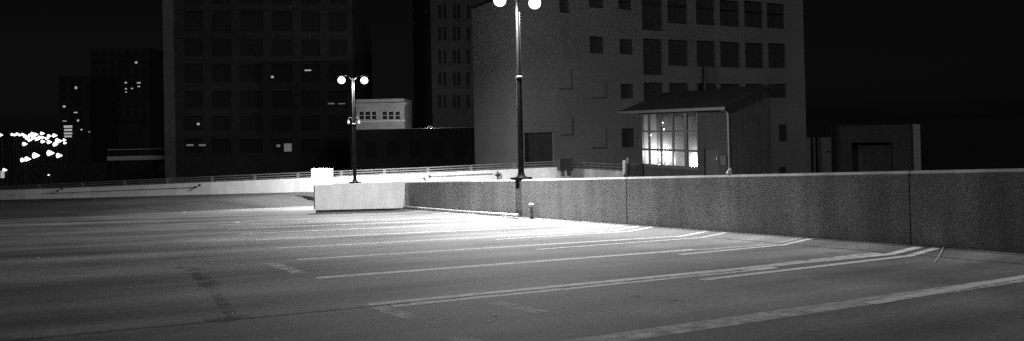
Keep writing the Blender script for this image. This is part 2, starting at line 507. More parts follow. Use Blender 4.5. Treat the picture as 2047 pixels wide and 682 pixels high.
off = V((.05, .14, 0))
rl = empty('railing', top[3] + off); tag(rl, 'three-bar pipe railing along the top of the far parapet', 'railing')
for h in (1.0, .58, .16):
    mb = MB(); L = [top[k].lerp(ryl[k], h) + off for k in range(len(FEN))]; mb.tube(L, .042, 6); mb.build('rail', M['rail'], rl, smooth=True)
px = -140; k = 0
while px < 1108:
    f = frac(px); a = lerp_line(top, f) + off; b = lerp_line(ryl, f) + off
    mb = MB(); w = .11 if k % 2 else .05
    mb.box(a - V((w, .03, .0)), V((2 * w, 0, 0)), V((0, .06, 0)), (b - a) + ZZ * .03); mb.build('post', M['rail'] if k % 2 else M['iron'], rl)
    px += 43.2; k += 1
rr = empty('railing', top[-1] + off); tag(rr, 'closely posted dark pipe railing running from the cabinet to the gate post', 'railing')
for h in (1.0, .55, .12):
    mb = MB(); mb.tube([top[-1].lerp(ryl[-1], h) + off, t1.lerp(RR, h * .98) + off], .036, 6); mb.build('rail', M['rail'], rr, smooth=True)
for k in range(9):
    f = .18 + k * .098
    a = top[-1].lerp(t1, f) + off; b = ryl[-1].lerp(RR, f) + off
    mb = MB(); mb.box(a - V((.035, .035, 0)), V((.07, 0, 0)), V((0, .07, 0)), b - a); mb.build('post', M['iron'], rr)
# cabinet at the corner
c = at(1129.5, 341, 48.3); cab = empty('cabinet', c); tag(cab, 'grey metal cabinet on two feet where the two railings meet', 'cabinet')
mb = MB(); mb.box(c - GX * .52 - GY * .2, GX * 1.04, GY * .4, ZZ * .82); bx = mb.build('cabinet_body', M['clad'], cab, bevel=.02)
mb = MB(); mb.box(c - GX * .47 - GY * .22 + ZZ * .06, GX * .94, GY * .02, ZZ * .7); mb.build('cabinet_door', M['clad'], cab, bevel=.005)
for s in (-.28, .22):
    mb = MB(); mb.box(c + GX * s - GY * .15 - ZZ * .38, GX * .14, GY * .28, ZZ * .38); mb.build('foot', M['iron'], cab)
# gate beside the railing
c = at(1250, 350, 46.9); gp = empty('gate', c); tag(gp, 'solid dark gate hung between a pale post and a dark post by the glazed building', 'gate')
mb = MB(); mb.box(c - GX * .1, GX * .2, GY * .15, ZZ * .98); mb.build('gate_post', M['trim'], gp)
mb = MB(); q = at(1254.5, 350, 46.6); mb.box(q - GX * .05, GX * .14, GY * .14, ZZ * 1.12); mb.build('gate_post', M['iron'], gp)
mb = MB(); q = at(1258, 350, 46.6); mb.box(q, RT * .66, GY * .08, ZZ * .80); mb.build('gate_leaf', M['clad'], gp)
# pier
c = at(641, 378, 47); pier = MB(); pier.box(c - RT * .63, RT * 1.26, V((.1, .5, 0)), ZZ * 1.36)
tag(pier.build('pier', M['pale'], bevel=.02), 'square white concrete pier behind the left end of the return wall', 'pier')
# low lit kerb wall behind the return wall
# junction boxes and the conduit clipped to the parapet
for i, (px, py) in enumerate(((120, 379), (395, 371.5), (853, 353.5), (668, 353))):
    f = frac(px); dpt = FEN[int(f)][1] + (FEN[int(f) + 1][1] - FEN[int(f)][1]) * (f - int(f)) - .05
    q = at(px, py, dpt); jb = empty('junction_box', q)
    tag(jb, ('dark twin junction box at the dim left end of the far parapet', 'dark twin junction box on the parapet left of the white pier', 'dark twin junction box on the bright parapet above the long wall', 'flat dark junction box just right of the white pier')[i], 'junction box', 'junction boxes on the far parapet')
    if i == 3:
        mb = MB(); mb.box(q - RT * .17, RT * .34, V((0, .1, 0)), ZZ * .1); mb.build('box_body', M['iron'], jb, bevel=.02)
    else:
        for s, z in ((-.19, -.1), (.17, .06)):
            mb = MB(); mb.lathe(q + RT * s + ZZ * z - V((0, .06, 0)), [(.06, 0), (.085, .02), (.085, .05), (.05, .06)], 12, V((0, 1, 0))); mb.build('box_body', M['iron'], jb, smooth=True)
cd = []
for px, py in ((20, 390.5), (100, 386.8), (230, 381.2), (360, 376), (395, 374.5)):
    f = frac(px); dpt = FEN[int(f)][1] + (FEN[int(f) + 1][1] - FEN[int(f)][1]) * (f - int(f)) - .04
    cd.append(at(px, py, dpt))
mb = MB(); mb.tube(cd, .02, 6); tag(mb.build('conduit', M['iron']), 'thin dark conduit clipped along the left stretch of the parapet', 'conduit', 'conduits on the parapet')
cd = []
for px, py in ((857, 352.5), (900, 351), (985, 347)):
    f = frac(px); dpt = FEN[int(f)][1] + (FEN[int(f) + 1][1] - FEN[int(f)][1]) * (f - int(f)) - .05
    cd.append(at(px, py, dpt))
mb = MB(); mb.tube(cd, .02, 6); tag(mb.build('conduit', M['iron']), 'thin dark conduit on the parapet just above the long wall', 'conduit', 'conduits on the parapet')
# valve stand
q = at(995, 356, 49.2); vs = empty('valve_stand', q); tag(vs, 'small dark pipe valve stand in front of the parapet left of the near lamp post', 'pipe')
mb = MB(); mb.tube([q - ZZ * .2, q + ZZ * .45], .06, 8); mb.build('pipe', M['iron'], vs); mb = MB(); mb.box(q - RT * .2 + ZZ * .15, RT * .4, V((0, .1, 0)), ZZ * .12); mb.build('valve', M['iron'], vs, bevel=.03)

# ------------------------------------------------------------------ facades with real openings
def plane_hit(px, py, p0, nrm):
    r = ray(px, py); return CAM + r * ((p0 - CAM).dot(nrm) / r.dot(nrm))


class Facade:
    def __init__(s, p0, u):
        s.p0, s.u = V(p0), V(u).normalized(); s.n = V((s.u.y, -s.u.x, 0))     # n faces the viewer

    def uv(s, px, py):
        q = plane_hit(px, py, s.p0, s.n) - s.p0; return q.dot(s.u), q.z

    def P(s, u, v, d=0): return s.p0 + s.u * u + ZZ * v - s.n * d

    def rect(s, x0, y0, x1, y1):
        a = s.uv(x0, (y0 + y1) / 2)[0]; b = s.uv(x1, (y0 + y1) / 2)[0]; xm = (x0 + x1) / 2
        return (a, s.uv(xm, y1)[1], b, s.uv(xm, y0)[1])

    def wall(s, mb, u0, v0, u1, v1, holes, depth):
        us = sorted({u0, u1} | {min(max(h[k], u0), u1) for h in holes for k in (0, 2)})
        vs = sorted({v0, v1} | {min(max(h[k], v0), v1) for h in holes for k in (1, 3)})
        for a, b in zip(us[:-1], us[1:]):
            for c_, d_ in zip(vs[:-1], vs[1:]):
                if b - a < 1e-5 or d_ - c_ < 1e-5: continue
                mu, mv = (a + b) / 2, (c_ + d_) / 2
                if any(h[0] < mu < h[2] and h[1] < mv < h[3] for h in holes): continue
                mb.face([s.P(a, c_), s.P(b, c_), s.P(b, d_), s.P(a, d_)])
        for h in holes:
            a, c_, b, d_ = h
            for p, q in (((a, c_), (b, c_)), ((b, c_), (b, d_)), ((b, d_), (a, d_)), ((a, d_), (a, c_))):
                mb.face([s.P(*p), s.P(*q), s.P(*q, depth), s.P(*p, depth)])

    def window(s, h, depth, parent, frame=None, bars=(1, 1), fw_=.06, pane='pane', name='window'):
        a, c_, b, d_ = h
        mb = MB(); mb.face([s.P(a, c_, depth), s.P(b, c_, depth), s.P(b, d_, depth), s.P(a, d_, depth)])
        w = mb.build(name, M[pane], parent)
        if frame:
            mb = MB(); nx, ny = bars
            for k in range(nx + 1):
                u = a + (b - a) * k / nx - fw_ / 2; u = min(max(u, a + .002), b - fw_ - .002)
                mb.box(s.P(u, c_ + .002, depth - .01), s.u * fw_, s.n * .05, ZZ * (d_ - c_ - .004))
            for k in range(ny + 1):
                v = c_ + (d_ - c_) * k / ny - fw_ / 2; v = min(max(v, c_ + .004), d_ - fw_ - .004)
                mb.box(s.P(a + .004, v, depth - .012), s.u * (b - a - .008), s.n * .045, ZZ * fw_)
            mb.build('window_frame', M[frame], w)
        return w


def block_sides(mb, f, u0, u1, v0, v1, depth, vt0=None):
    """left, right, back and top of a building behind its facade"""
    a, b = f.P(u0, v0), f.P(u1, v0); k = -f.n * depth
    t0 = (vt0 if vt0 is not None else v1)
    A, B = f.P(u0, t0), f.P(u1, v1)
    mb.face([a, a + k, A + k, A]); mb.face([b, b + k, B + k, B]); mb.face([a + k, b + k, B + k, A + k])


# main building ------------------------------------------------------
f = Facade(at(1038, 300, 60), GX)
mbd = empty('loft_building', f.P(10, -f.p0.z)); tag(mbd, 'tall plain pale building behind the glazed stair house, big dark windows on its right', 'building')
wins = [(1118, -30, 1139, 26), (1177, -30, 1207, 16), (1179, 73, 1208, 107), (1236, -30, 1262, 19.5), (1238.5, 78.5, 1266, 108.5), (1241, 168, 1268, 197.5), (1243, 257, 1270, 295),
        (1283, -30, 1324, 61), (1286, 78, 1325, 150), (1287, 165, 1327, 216), (1334, -30, 1374, 47.5), (1391, -30, 1428, 50), (1439, 1, 1477, 53), (1488, 3, 1524, 55), (1533, 7, 1567, 57),
        (1336, 80, 1376, 132), (1393, 82, 1430, 134), (1440, 84, 1479, 135), (1490, 86, 1526, 136.5), (1536, 87, 1570, 136.5), (1338, 166, 1378, 216), (1394, 167, 1431, 216), (1441, 168, 1480, 216), (1491, 168, 1527, 216), (1537, 168, 1572, 196),
        (1557, 249, 1574, 283), (1558, 334, 1572, 350)]
blanks = [(1118, 140, 1143, 179), (1181, 163, 1212, 197), (1121, 234, 1145, 271), (1183, 258, 1212, 297)]
H = [f.rect(*w) for w in wins]; Bk = [f.rect(*w) for w in blanks]; Dr = f.rect(1049, 265, 1108, 350)
u1 = f.uv(1612.5, 300)[0]; vb = -f.p0.z + .05; vtop = max(h[3] for h in H) + 1.2
mb = MB()
f.wall(mb, 0, vb, u1, vtop, H + [Dr], .28)
sd = Facade(f.p0, -GY); back = -sd.uv(947, 200)[0]                 # the blind side wall runs back along the street grid
lv = sd.uv(947, 16)[1]
bk0, bk1 = f.P(0, vb, back), f.P(u1, vb, back)
mb.face([f.P(0, vb), f.P(0, vb, back), f.P(0, lv, back), f.P(0, lv)])
mb.face([f.P(u1, vb), f.P(u1, vb, back), f.P(u1, lv, back), f.P(u1, lv)])
mb.face([f.P(0, vb, back), f.P(u1, vb, back), f.P(u1, lv, back), f.P(0, lv, back)])
mb.face([f.P(0, lv), f.P(u1, lv), f.P(u1, lv, back), f.P(0, lv, back)])
mb.face([f.P(0, lv), f.P(0, lv, .45), f.P(0, vtop, .45), f.P(0, vtop)]); mb.face([f.P(u1, lv), f.P(u1, lv, .45), f.P(u1, vtop, .45), f.P(u1, vtop)])
mb.face([f.P(0, vtop), f.P(u1, vtop), f.P(u1, vtop, .45), f.P(0, vtop, .45)]); mb.face([f.P(0, lv, .45), f.P(u1, lv, .45), f.P(u1, vtop, .45), f.P(0, vtop, .45)])
mb.build('wall', M['stucco'], mbd)
a, c_, b, d_ = Dr
mb = MB(); mb.face([f.P(a, c_, .28), f.P(b, c_, .28), f.P(b, d_, .28), f.P(a, d_, .28)]); mb.build('door', M['clad'], mbd)
for i, h in enumerate(H):
    f.window(h, .28, mbd, 'frame', (2, 3) if h[3] - h[1] > 2 else (1, 2), .07, 'pane_loft')
for h in Bk:      # bricked-up openings: a proud sill and one jamb
    mb = MB()
    mb.box(f.P(h[0], h[1], -.05), f.u * (h[2] - h[0]), -f.n * .05, ZZ * .12)
    mb.build('sill', M['infill'], mbd)
    mb = MB(); mb.box(f.P(h[2] - .08, h[1] + .13, -.04), f.u * .08, -f.n * .04, ZZ * (h[3] - h[1] - .13)); mb.build('trim', M['infill'], mbd)
mb = MB(); q = f.uv(1405, 168); w = f.uv(1405, 134); mb.tube([f.P(q[0], q[1] - 3, -.25), f.P(w[0], w[1], -.25)], .16, 10); mb.build('flue_pipe', M['iron'], mbd)
mb = MB(); mb.box(f.P(-.12, lv - .04, .46), -f.n * (back - .3), f.u * .4, ZZ * .22); mb.build('coping', M['dark_wall'], mbd)

# low annex with two down pipes
fa = Facade(f.P(u1 + .02, 0, .6), GX)
ax = empty('annex', fa.P(2, -fa.p0.z)); tag(ax, 'low pale annex at the right foot of the tall building, two dark pipes on it', 'building')
w1 = fa.uv(1664, 300)[0]; vt = fa.uv(1640, 275)[1]; mb = MB(); vb_ = -fa.p0.z
fa.wall(mb, 0, vb_, w1, vt, [], .1); block_sides(mb, fa, 0, w1, vb_, vt, 8); mb.face([fa.P(0, vt), fa.P(w1, vt), fa.P(w1, vt, 8), fa.P(0, vt, 8)])
mb.build('wall', M['stucco'], ax)
for x, r in ((1622.5, .14), (1633, .26)):
    q = fa.uv(x, 300)[0]; mb = MB(); mb.tube([fa.P(q, vb_ + .1, -r), fa.P(q, vt + .05, -r)], r, 10); mb.build('downpipe', M['iron'], ax, smooth=True)
mb = MB(); q = fa.uv(1656, 305); mb.box(fa.P(q[0] - .3, q[1], -.12), fa.u * .5, fa.n * -.11, ZZ * .18); mb.build('vent', M['iron'], ax)

# bulkhead at the right
fb = Facade(at(1663, 300, 50), (1, -.445, 0))
bh = empty('bulkhead', fb.P(3, -3)); tag(bh, 'dim flat-roofed box building behind the right end of the long wall', 'building')
w1 = fb.uv(1826, 300)[0]; vt = fb.uv(1745, 250.5)[1]; hole = fb.rect(1703, 285, 1785, 352)
mb = MB(); fb.wall(mb, 0, -fb.p0.z, w1, vt, [hole], 1.2); block_sides(mb, fb, 0, w1, -fb.p0.z, vt, 7); mb.face([fb.P(0, vt), fb.P(w1, vt), fb.P(w1, vt, 7), fb.P(0, vt, 7)])
mb.build('wall', M['front'], bh)
mb = MB(); mb.face([fb.P(hole[0], hole[1], 1.2), fb.P(hole[2], hole[1], 1.2), fb.P(hole[2], hole[3], 1.2), fb.P(hole[0], hole[3], 1.2)]); mb.build('roller_door', M['clad'], bh)
mb = MB(); mb.box(fb.P(w1 + .003, -fb.p0.z, -.12), fb.u * (fb.uv(1840, 300)[0] - w1), -fb.n * 1, ZZ * (vt + fb.p0.z + .02)); mb.build('pilaster', M['stucco'], bh)

# glazed stair house ---------------------------------------------------
K = at(1458, 300, 40)
ph = empty('stair_house', V((K.x, K.y, K.z - 2.5))); tag(ph, 'small shed-roofed stair house with a lit wall of glass behind the long wall', 'building')
fp = Facade(K, -GY)                    # its glazed front looks across the deck
L0 = fp.uv(1283, 300)[0]; vb = fp.uv(1458, 352)[1] - 1.6
# rows and columns of the glazing, measured on the front
cols = [1283, 1297, 1321, 1345, 1370.5, 1395]
cu = [fp.uv(x, 290)[0] for x in cols]
gt = fp.uv(1340, 224)[1]; r1 = fp.uv(1340, 262.5)[1]; r2 = fp.uv(1340, 300.5)[1]; gb = fp.uv(1345, 334)[1]
eave0 = fp.uv(1250, 221); eave1 = fp.uv(1466, 212.5)
ev = (fp.uv(1300, 220)[1] + fp.uv(1440, 213.5)[1]) / 2
mb = MB()
glaz = (cu[0], gb, cu[-1], gt)
fp.wall(mb, L0 - .25, vb, 0, ev - .05, [glaz, (fp.uv(1407, 320)[0], vb, fp.uv(1436, 320)[0], fp.uv(1420, 297)[1])], .16)
mb.build('front_wall', M['front'], ph)
dr = (fp.uv(1407, 320)[0], vb, fp.uv(1436, 320)[0], fp.uv(1420, 297)[1])
mb = MB(); mb.box(fp.P(dr[0] + .02, dr[1], .1), fp.u * (dr[2] - dr[0] - .04), -fp.n * .05, ZZ * (dr[3] - dr[1] - .02)); dd = mb.build('door', M['clad'], ph)
mb = MB(); mb.box(fp.P(dr[2] - .2, dr[1] + 2.5, .04), fp.u * .05, -fp.n * .06, ZZ * .15); mb.build('handle', M['steel'], dd)
q = fp.uv(1448, 320); mb = MB(); mb.box(fp.P(q[0] - .22, q[1] - .3, -.1), fp.u * .45, -fp.n * .099, ZZ * .55); mb.build('meter_box', M['iron'], ph, bevel=.01)
# side wall towards the right, roof pitched up that way
sx = 4.2; rise = .0
top_r = at(1570, 167, K.y and (at(1555, 300, 40) - CAM).dot(fw))


def on(u, v, w_): return fp.P(u, v) + GX * w_          # w_ = distance back from the front


dep = 3.4
hv = ev + 1.08
mb = MB()
mb.face([on(0, vb, 0), on(0, vb, dep), on(0, hv - .1, dep), on(0, ev - .1, 0)])
mb.face([on(L0 - .25, vb, 0), on(L0 - .25, vb, dep), on(L0 - .25, hv - .1, dep), on(L0 - .25, ev - .1, 0)])
mb.face([on(L0 - .25, vb, dep), on(0, vb, dep), on(0, hv - .1, dep), on(L0 - .25, hv - .1, dep)])
mb.build('side_wall', M['clad'], ph)
a0, a1 = eave0[0], .35
mb = MB(); z = .16; fo = -.55
ro = (hv - ev) / dep
mb.hexa([on(a0, ev + fo * ro, fo), on(a1, ev + fo * ro, fo), on(a1, hv + .12 * ro, dep + .12), on(a0, hv + .12 * ro, dep + .12), on(a0, ev + fo * ro + z, fo), on(a1, ev + fo * ro + z, fo), on(a1, hv + .12 * ro + z, dep + .12), on(a0, hv + .12 * ro + z, dep + .12)])
rf = mb.build('roof', M['roofing'], ph)
mb = MB(); mb.box(on(a0, ev + fo * ro - .02, fo - .09), fp.u * (a1 - a0), GX * .085, ZZ * .17); mb.build('gutter', M['gutter'], rf)
mb = MB(); mb.tube([on(a1 - .3, ev + fo * ro - .03, fo), on(a1 - .35, ev - .3, -.1), on(.02, ev - .6, -.07), on(.02, vb + .1, -.07)], .055, 8); mb.build('downpipe', M['rail'], ph, smooth=True)
# frame bars and panes
mb = MB()
for k, u in enumerate(cu):
    w = (.12, .11, .11, .13, .26, .14)[k]; mb.box(fp.P(u - w / 2, gb, .0), fp.u * w, -fp.n * .12, ZZ * (gt - gb))
mb2 = mb
fr = mb.build('mullion', M['iron'], ph)
mb = MB()
for v, w in ((gt - .05, .1), (r1, .12), (r2, .13), (gb, .2)):
    mb.box(fp.P(cu[0], v - w / 2, -.015), fp.u * (cu[-1] - cu[0]), -fp.n * .11, ZZ * w)
mb.build('transom', M['iron'], ph)
for k in range(5):
    for v0, v1 in ((gb, r2), (r2, r1), (r1, gt)):
        mb = MB(); mb.face([fp.P(cu[k] + .04, v0 + .03, .06), fp.P(cu[k + 1] - .04, v0 + .03, .06), fp.P(cu[k + 1] - .04, v1 - .03, .06), fp.P(cu[k] + .04, v1 - .03, .06)])
        mb.build('pane', M['glass'], ph)
# plaster lining, floor and stair inside
iu0, iu1 = L0 + .0, fp.uv(1402, 300)[0]
mb = MB(); bw = 1.3; fl = gb - .9
mb.face([on(iu0, fl, bw), on(iu1, fl, bw), on(iu1, ev + .3, bw), on(iu0, ev + .3, bw)])
mb.face([on(iu1, fl, .2), on(iu1, fl, bw), on(iu1, ev + .0, bw), on(iu1, ev + .0, .2)])
mb.face([on(iu0, fl, .2), on(iu0, fl, bw), on(iu0, ev + .0, bw), on(iu0, ev + .0, .2)])
mb.face([on(iu0, fl, .2), on(iu1, fl, .2), on(iu1, fl, bw), on(iu0, fl, bw)])
mb.build('interior_lining', M['interior'], ph)
# wall lamp inside and a few bulbs
def room_lamp(q, out, label):
    wl = empty('wall_lamp', q); tag(wl, label, 'lamp')
    mb = MB(); mb.lathe(q - ZZ * .42, [(.03, 0), (.1, .04), (.13, .12), (.1, .2), (.03, .24)], 12); mb.build('lamp_globe', M['roomlamp'], wl, smooth=True)
    mb = MB(); mb.tube([q + out * .12 - ZZ * .3, q + out * .295 - ZZ * .3], .03, 8); mb.build('bracket', M['steel'], wl)
    ld = bpy.data.lights.new('room_bulb', 'POINT'); ld.shadow_soft_size = .05; ld.energy = 420
    lo = bpy.data.objects.new('room_bulb', ld); COL.objects.link(lo); lo.parent = wl; lo.location = out * .03


r = ray(1322, 309); q = CAM + r * ((K + GX * (bw - .3) - CAM).dot(GX) / r.dot(GX))
room_lamp(q, GX, 'bright lamp inside the stair house glowing on the back wall')
r = ray(1386, 324); q = CAM + r * ((K + GX * (bw - .3) - CAM).dot(GX) / r.dot(GX))
room_lamp(q, GX, 'bright lamp low behind the right-hand column of panes')
for i, (x, y) in enumerate(((1324.5, 246), (1323, 251), (1327, 259), (1283.5, 259.5), (1347, 262), (1301.5, 270.5))):
    q = plane_hit(x, y, fp.P(0, 0) + GX * (1.2), fp.n) if False else None
    r = ray(x, y); t = (K + GX * .5 - CAM).dot(GX) / r.dot(GX); q = CAM + r * t
    pb = empty('pendant_bulb', q)
    tag(pb, ('topmost pendant bulb hanging behind the upper panes', 'second pendant bulb, just under the topmost one', 'lowest pendant bulb of the cluster behind the upper panes', 'pendant bulb behind the leftmost pane column', 'pendant bulb behind the fourth pane column', 'lone pendant bulb behind the middle pane row')[i], 'bulb', 'pendant bulbs in the stair house')
    mb = MB(); mb.lathe(q - ZZ * .04, [(.01, 0), (.045, .03), (.045, .06), (.015, .1)], 8); mb.build('bulb', M['spark'], pb, smooth=True)
    mb = MB(); mb.tube([q + ZZ * .06, V((q.x, q.y, on(0, ev, 0).z + .15))], .006, 5); mb.build('cord', M['iron'], pb)

# ------------------------------------------------------------------ town behind
# tower on the left
ft = Facade(at(331, 300, 130), (1, .08, 0))
tw = empty('office_tower', ft.P(18, -ft.p0.z)); tag(tw, 'wide dim office tower on the left behind the far lamp post, grid of unlit windows', 'building')
xs = [331, 360, 414, 470, 534, 593, 648, 702]
holes = []
rows = [(-40, 8), (23, 62), (79, 112), (129, 165), (182, 216), (232, 262), (278, 306)]
for y0, y1_ in rows:
    for a, b in zip(xs[1:-1], xs[2:]):
        holes.append(ft.rect(a + 9, y0, b - 9, y1_))
w1 = ft.uv(709, 300)[0]; vt = ft.uv(520, -70)[1]
mb = MB(); ft.wall(mb, 0, -ft.p0.z, w1, vt, holes, .3); block_sides(mb, ft, 0, w1, -ft.p0.z, vt, 30); mb.face([ft.P(0, vt), ft.P(w1, vt), ft.P(w1, vt, 30), ft.P(0, vt, 30)])
mb.build('wall', M['tower_dim'], tw)
mb = MB(); q = ft.uv(352, 300)[0]; mb.box(ft.P(.0, -ft.p0.z, -.4), ft.u * q, -ft.n * .397, ZZ * (vt + ft.p0.z)); mb.build('corner_pier', M['tower'], tw)
for h in holes: ft.window(h, .3, tw, 'tower_frame', (2, 2), .10, 'pane_tower')
for y in (15, 70, 120):
    v = ft.uv(520, y)[1]; mb = MB(); mb.box(ft.P(q + .05, v - .5, -.2), ft.u * (w1 - q - .1), -ft.n * .198, ZZ * 1.0); mb.build('belt_course', M['tower_dim'], tw)


def lit(fc, x0, y0, x1, y1_, parent, mat='lit', name='lit_window', d=-.06):
    h = fc.rect(x0, y0, x1, y1_); mb = MB()
    mb.box(fc.P(h[0], h[1], d), fc.u * (h[2] - h[0]), -fc.n * .05, ZZ * (h[3] - h[1])); return mb.build(name, M[mat], parent)


for r_, mt in (((542, 152, 547, 156), 'lit'), ((609, 139.5, 622, 142), 'lit'), ((394, 246, 399, 250), 'lit'), ((373, 288.5, 387, 292), 'lit_dim'), ((398, 288.5, 411, 292), 'lit_dim'), ((553, 289, 560, 294), 'lit_dim'), ((568, 287, 583, 303), 'lit_dim'), ((656, 206, 669, 208.5), 'lit_dim'), ((676, 206.5, 690, 208.5), 'lit_dim')):
    lit(ft, *r_, tw, mt)

# white corniced house
fh = Facade(at(712, 240, 105), (1, .02, 0))
hs = empty('brick_house', fh.P(3.6, -fh.p0.z)); tag(hs, 'small pale corniced brick house with six dark windows beside the far lamp post', 'building')
wh = [fh.rect(*w) for w in ((717, 222, 727, 240), (729, 222, 740, 240), (742, 222, 752, 240), (763, 222, 773.5, 240), (775.5, 222, 786.5, 240), (789, 222, 799.5, 240))]
w1 = fh.uv(808.5, 240)[0]; vt = fh.uv(760, 198)[1]
mb = MB(); fh.wall(mb, 0, -fh.p0.z, w1, vt, wh, .2); block_sides(mb, fh, 0, w1, -fh.p0.z, vt, 9); mb.face([fh.P(0, vt), fh.P(w1, vt), fh.P(w1, vt, 9), fh.P(0, vt, 9)])
mb.build('wall', M['brick'], hs)
for h in wh: fh.window(h, .2, hs, 'trim', (1, 2), .07)
v = fh.uv(760, 211)[1]
mb = MB()
for k, (o_, hh, z_) in enumerate(((.15, .16, -.16), (.32, .2, 0), (.48, .16, .2))):
    mb.box(fh.P(-.05, v + z_, -o_), fh.u * (w1 + .05 + o_ * .9), -fh.n * (o_ + .4), ZZ * (hh - .002))
mb.build('cornice', M['brick'], hs)
v = fh.uv(760, 240.5)[1]; mb = MB(); mb.box(fh.P(-.1, v - .22, -.14), fh.u * (w1 + .2), -fh.n * .137, ZZ * .2); mb.build('sill', M['trim'], hs)
# dark low roof line in front of it
fd = Facade(at(700, 300, 85), (1, .05, 0))
db = empty('warehouse', fd.P(8, -fd.p0.z)); tag(db, 'black low warehouse in front of the corniced house, no lights', 'building')
w1 = fd.uv(948, 300)[0]; vt = fd.uv(820, 257.5)[1]; ww = [fd.rect(x, 285, x + 22, 315) for x in (730, 775, 820, 865, 910)]
mb = MB(); fd.wall(mb, 0, -fd.p0.z, w1, vt, ww, .2); block_sides(mb, fd, 0, w1, -fd.p0.z, vt, 14); mb.face([fd.P(0, vt), fd.P(w1, vt), fd.P(w1, vt, 14), fd.P(0, vt, 14)]); mb.build('wall', M['dark_wall'], db)
for h in ww: fd.window(h, .2, db, None, pane='pane_dull')
q = at(859, 254, 91); rl_ = empty('roof_lamp', q - ZZ * .5); tag(rl_, 'small lamp on the black warehouse roof lighting the corniced house', 'lamp')
mb = MB(); mb.tube([q - ZZ * .5, q - ZZ * .12], .05, 6); mb.build('stem', M['iron'], rl_)
mb = MB(); mb.box(q - RT * .32 - ZZ * .12, RT * .64, V((0, .2, 0)), ZZ * .26); mb.build('lamp_head', M['lit_dim'], rl_, bevel=.03)
ld = bpy.data.lights.new('roof_bulb', 'POINT'); ld.shadow_soft_size = .1; ld.energy = 5500
lo = bpy.data.objects.new('roof_bulb', ld); COL.objects.link(lo); lo.parent = rl_; lo.location = V((0, .45, .5))
# tower between house and loft building
fg = Facade(at(866, 300, 120), (1, .3, 0))
tg = empty('slab_tower', fg.P(4, -fg.p0.z)); tag(tg, 'narrow dim tower squeezed against the left edge of the tall pale building', 'building')
w1 = fg.uv(975, 300)[0]; vt = fg.uv(900, -60)[1]; hg = []
for y in (10, 55, 100, 145, 190):
    for x in (876, 886, 905, 914, 933): hg.append(fg.rect(x, y, x + 6, y + 26))
mb = MB(); fg.wall(mb, 0, -fg.p0.z, w1, vt, hg, .3); block_sides(mb, fg, 0, w1, -fg.p0.z, vt, 20); mb.face([fg.P(0, vt), fg.P(w1, vt), fg.P(w1, vt, 20), fg.P(0, vt, 20)]); mb.build('wall', M['tower_dim'], tg)
for h in hg: fg.window(h, .3, tg, None, pane='pane_dull')

# dark towers on the far left, a few windows lit
for (x0, x1_, yt, dd_, lb, lw) in ((182, 300, 96, 330, 'almost black tower far left with a few scattered lit windows', ((270, 123, 274.5, 127), (249.5, 164, 253.5, 167), (250, 176.5, 253.5, 179), (250.5, 183, 253.5, 185.5), (274, 164.5, 281, 167), (275, 172, 280, 174), (262, 176, 266, 178))),
                                   (118, 181, 152, 300, 'black tower beside it, four bright stacked strips of light near its foot', ((149.5, 173, 154, 178), (126, 211, 131, 215), (147.5, 224, 155, 226.2), (125, 241.5, 133, 243), (154, 239, 158, 243), (161, 258, 165, 260.5), (127.5, 251, 144.5, 255.5), (128.5, 258, 144, 262), (128, 265, 144.5, 268.5), (128.5, 271, 143.5, 274.5), (184 - 7, 263, 180, 264.5)))):
    fc = Facade(at(x0, 260, dd_), (1, .1, 0)); e = empty('apartment_tower', fc.P(5, -fc.p0.z)); tag(e, lb, 'building', 'dark towers at the far left')
    w1 = fc.uv(x1_, 260)[0]; vt = fc.uv((x0 + x1_) / 2, yt)[1]; mb = MB()
    hs_ = [fc.rect(x, y, x + 7, y + 7) for x in range(int(x0) + 6, int(x1_) - 10, 16) for y in range(int(yt) + 10, 245, 15)]
    fc.wall(mb, 0, -fc.p0.z, w1, vt, hs_, .4); block_sides(mb, fc, 0, w1, -fc.p0.z, vt, 25); mb.face([fc.P(0, vt), fc.P(w1, vt), fc.P(w1, vt, 25), fc.P(0, vt, 25)])
    mb.build('wall', M['dark_wall'], e)
    for h in hs_: fc.window(h, .4, e, None, pane='pane_dull')
    for r_ in lw: lit(fc, *r_, e, 'lit')

# footbridge with a lit edge
fb2 = Facade(at(214, 318, 150), (1, -.02, 0))
br = empty('footbridge', fb2.P(6, -fb2.p0.z)); tag(br, 'low footbridge with a pale lit edge beam and thin handrail, left of the office tower', 'bridge')
w1 = fb2.uv(328, 316)[0]; v0 = fb2.uv(270, 320)[1]; v1 = fb2.uv(270, 312)[1]; v2 = fb2.uv(270, 298.5)[1]
mb = MB(); mb.box(fb2.P(0, v0, 0), fb2.u * w1, -fb2.n * 3, ZZ * (v1 - v0)); mb.build('edge_beam', M['trim'], br)
mb = MB(); mb.tube([fb2.P(0, v2, .2), fb2.P(w1, v2, .2)], .09, 6); mb.build('handrail', M['trim'], br)
for x in (216, 228, 292, 304, 326):
    u = fb2.uv(x, 305)[0]; mb = MB(); mb.box(fb2.P(u - .15, v1, .1), fb2.u * .3, -fb2.n * .3, ZZ * (v2 - v1)); mb.build('post', M['frame'], br)
for x in (222, 300):
    u = fb2.uv(x, 305)[0]; mb = MB(); mb.box(fb2.P(u - .4, -fb2.p0.z, .8), fb2.u * .8, -fb2.n * .8, ZZ * (v0 + fb2.p0.z)); mb.build('pier', M['dark_wall'], br)
# retaining wall and lower road on the far left
fr2 = Facade(at(60, 328, 145), (1, .0, 0))
mb = MB(); w1 = fr2.uv(214, 324)[0]; v0 = fr2.uv(130, 333)[1]; v1 = fr2.uv(130, 326)[1]
mb.box(fr2.P(0, -fr2.p0.z, 0), fr2.u * w1, -fr2.n * 1, ZZ * (v1 + fr2.p0.z)); tag(mb.build('retaining_wall', M['dark_wall']), 'dark retaining wall below the street lamps at the far left', 'wall')

# street lamps: lens flare built into the head shape, as oversized glowing cones
def head_axis(): return RT


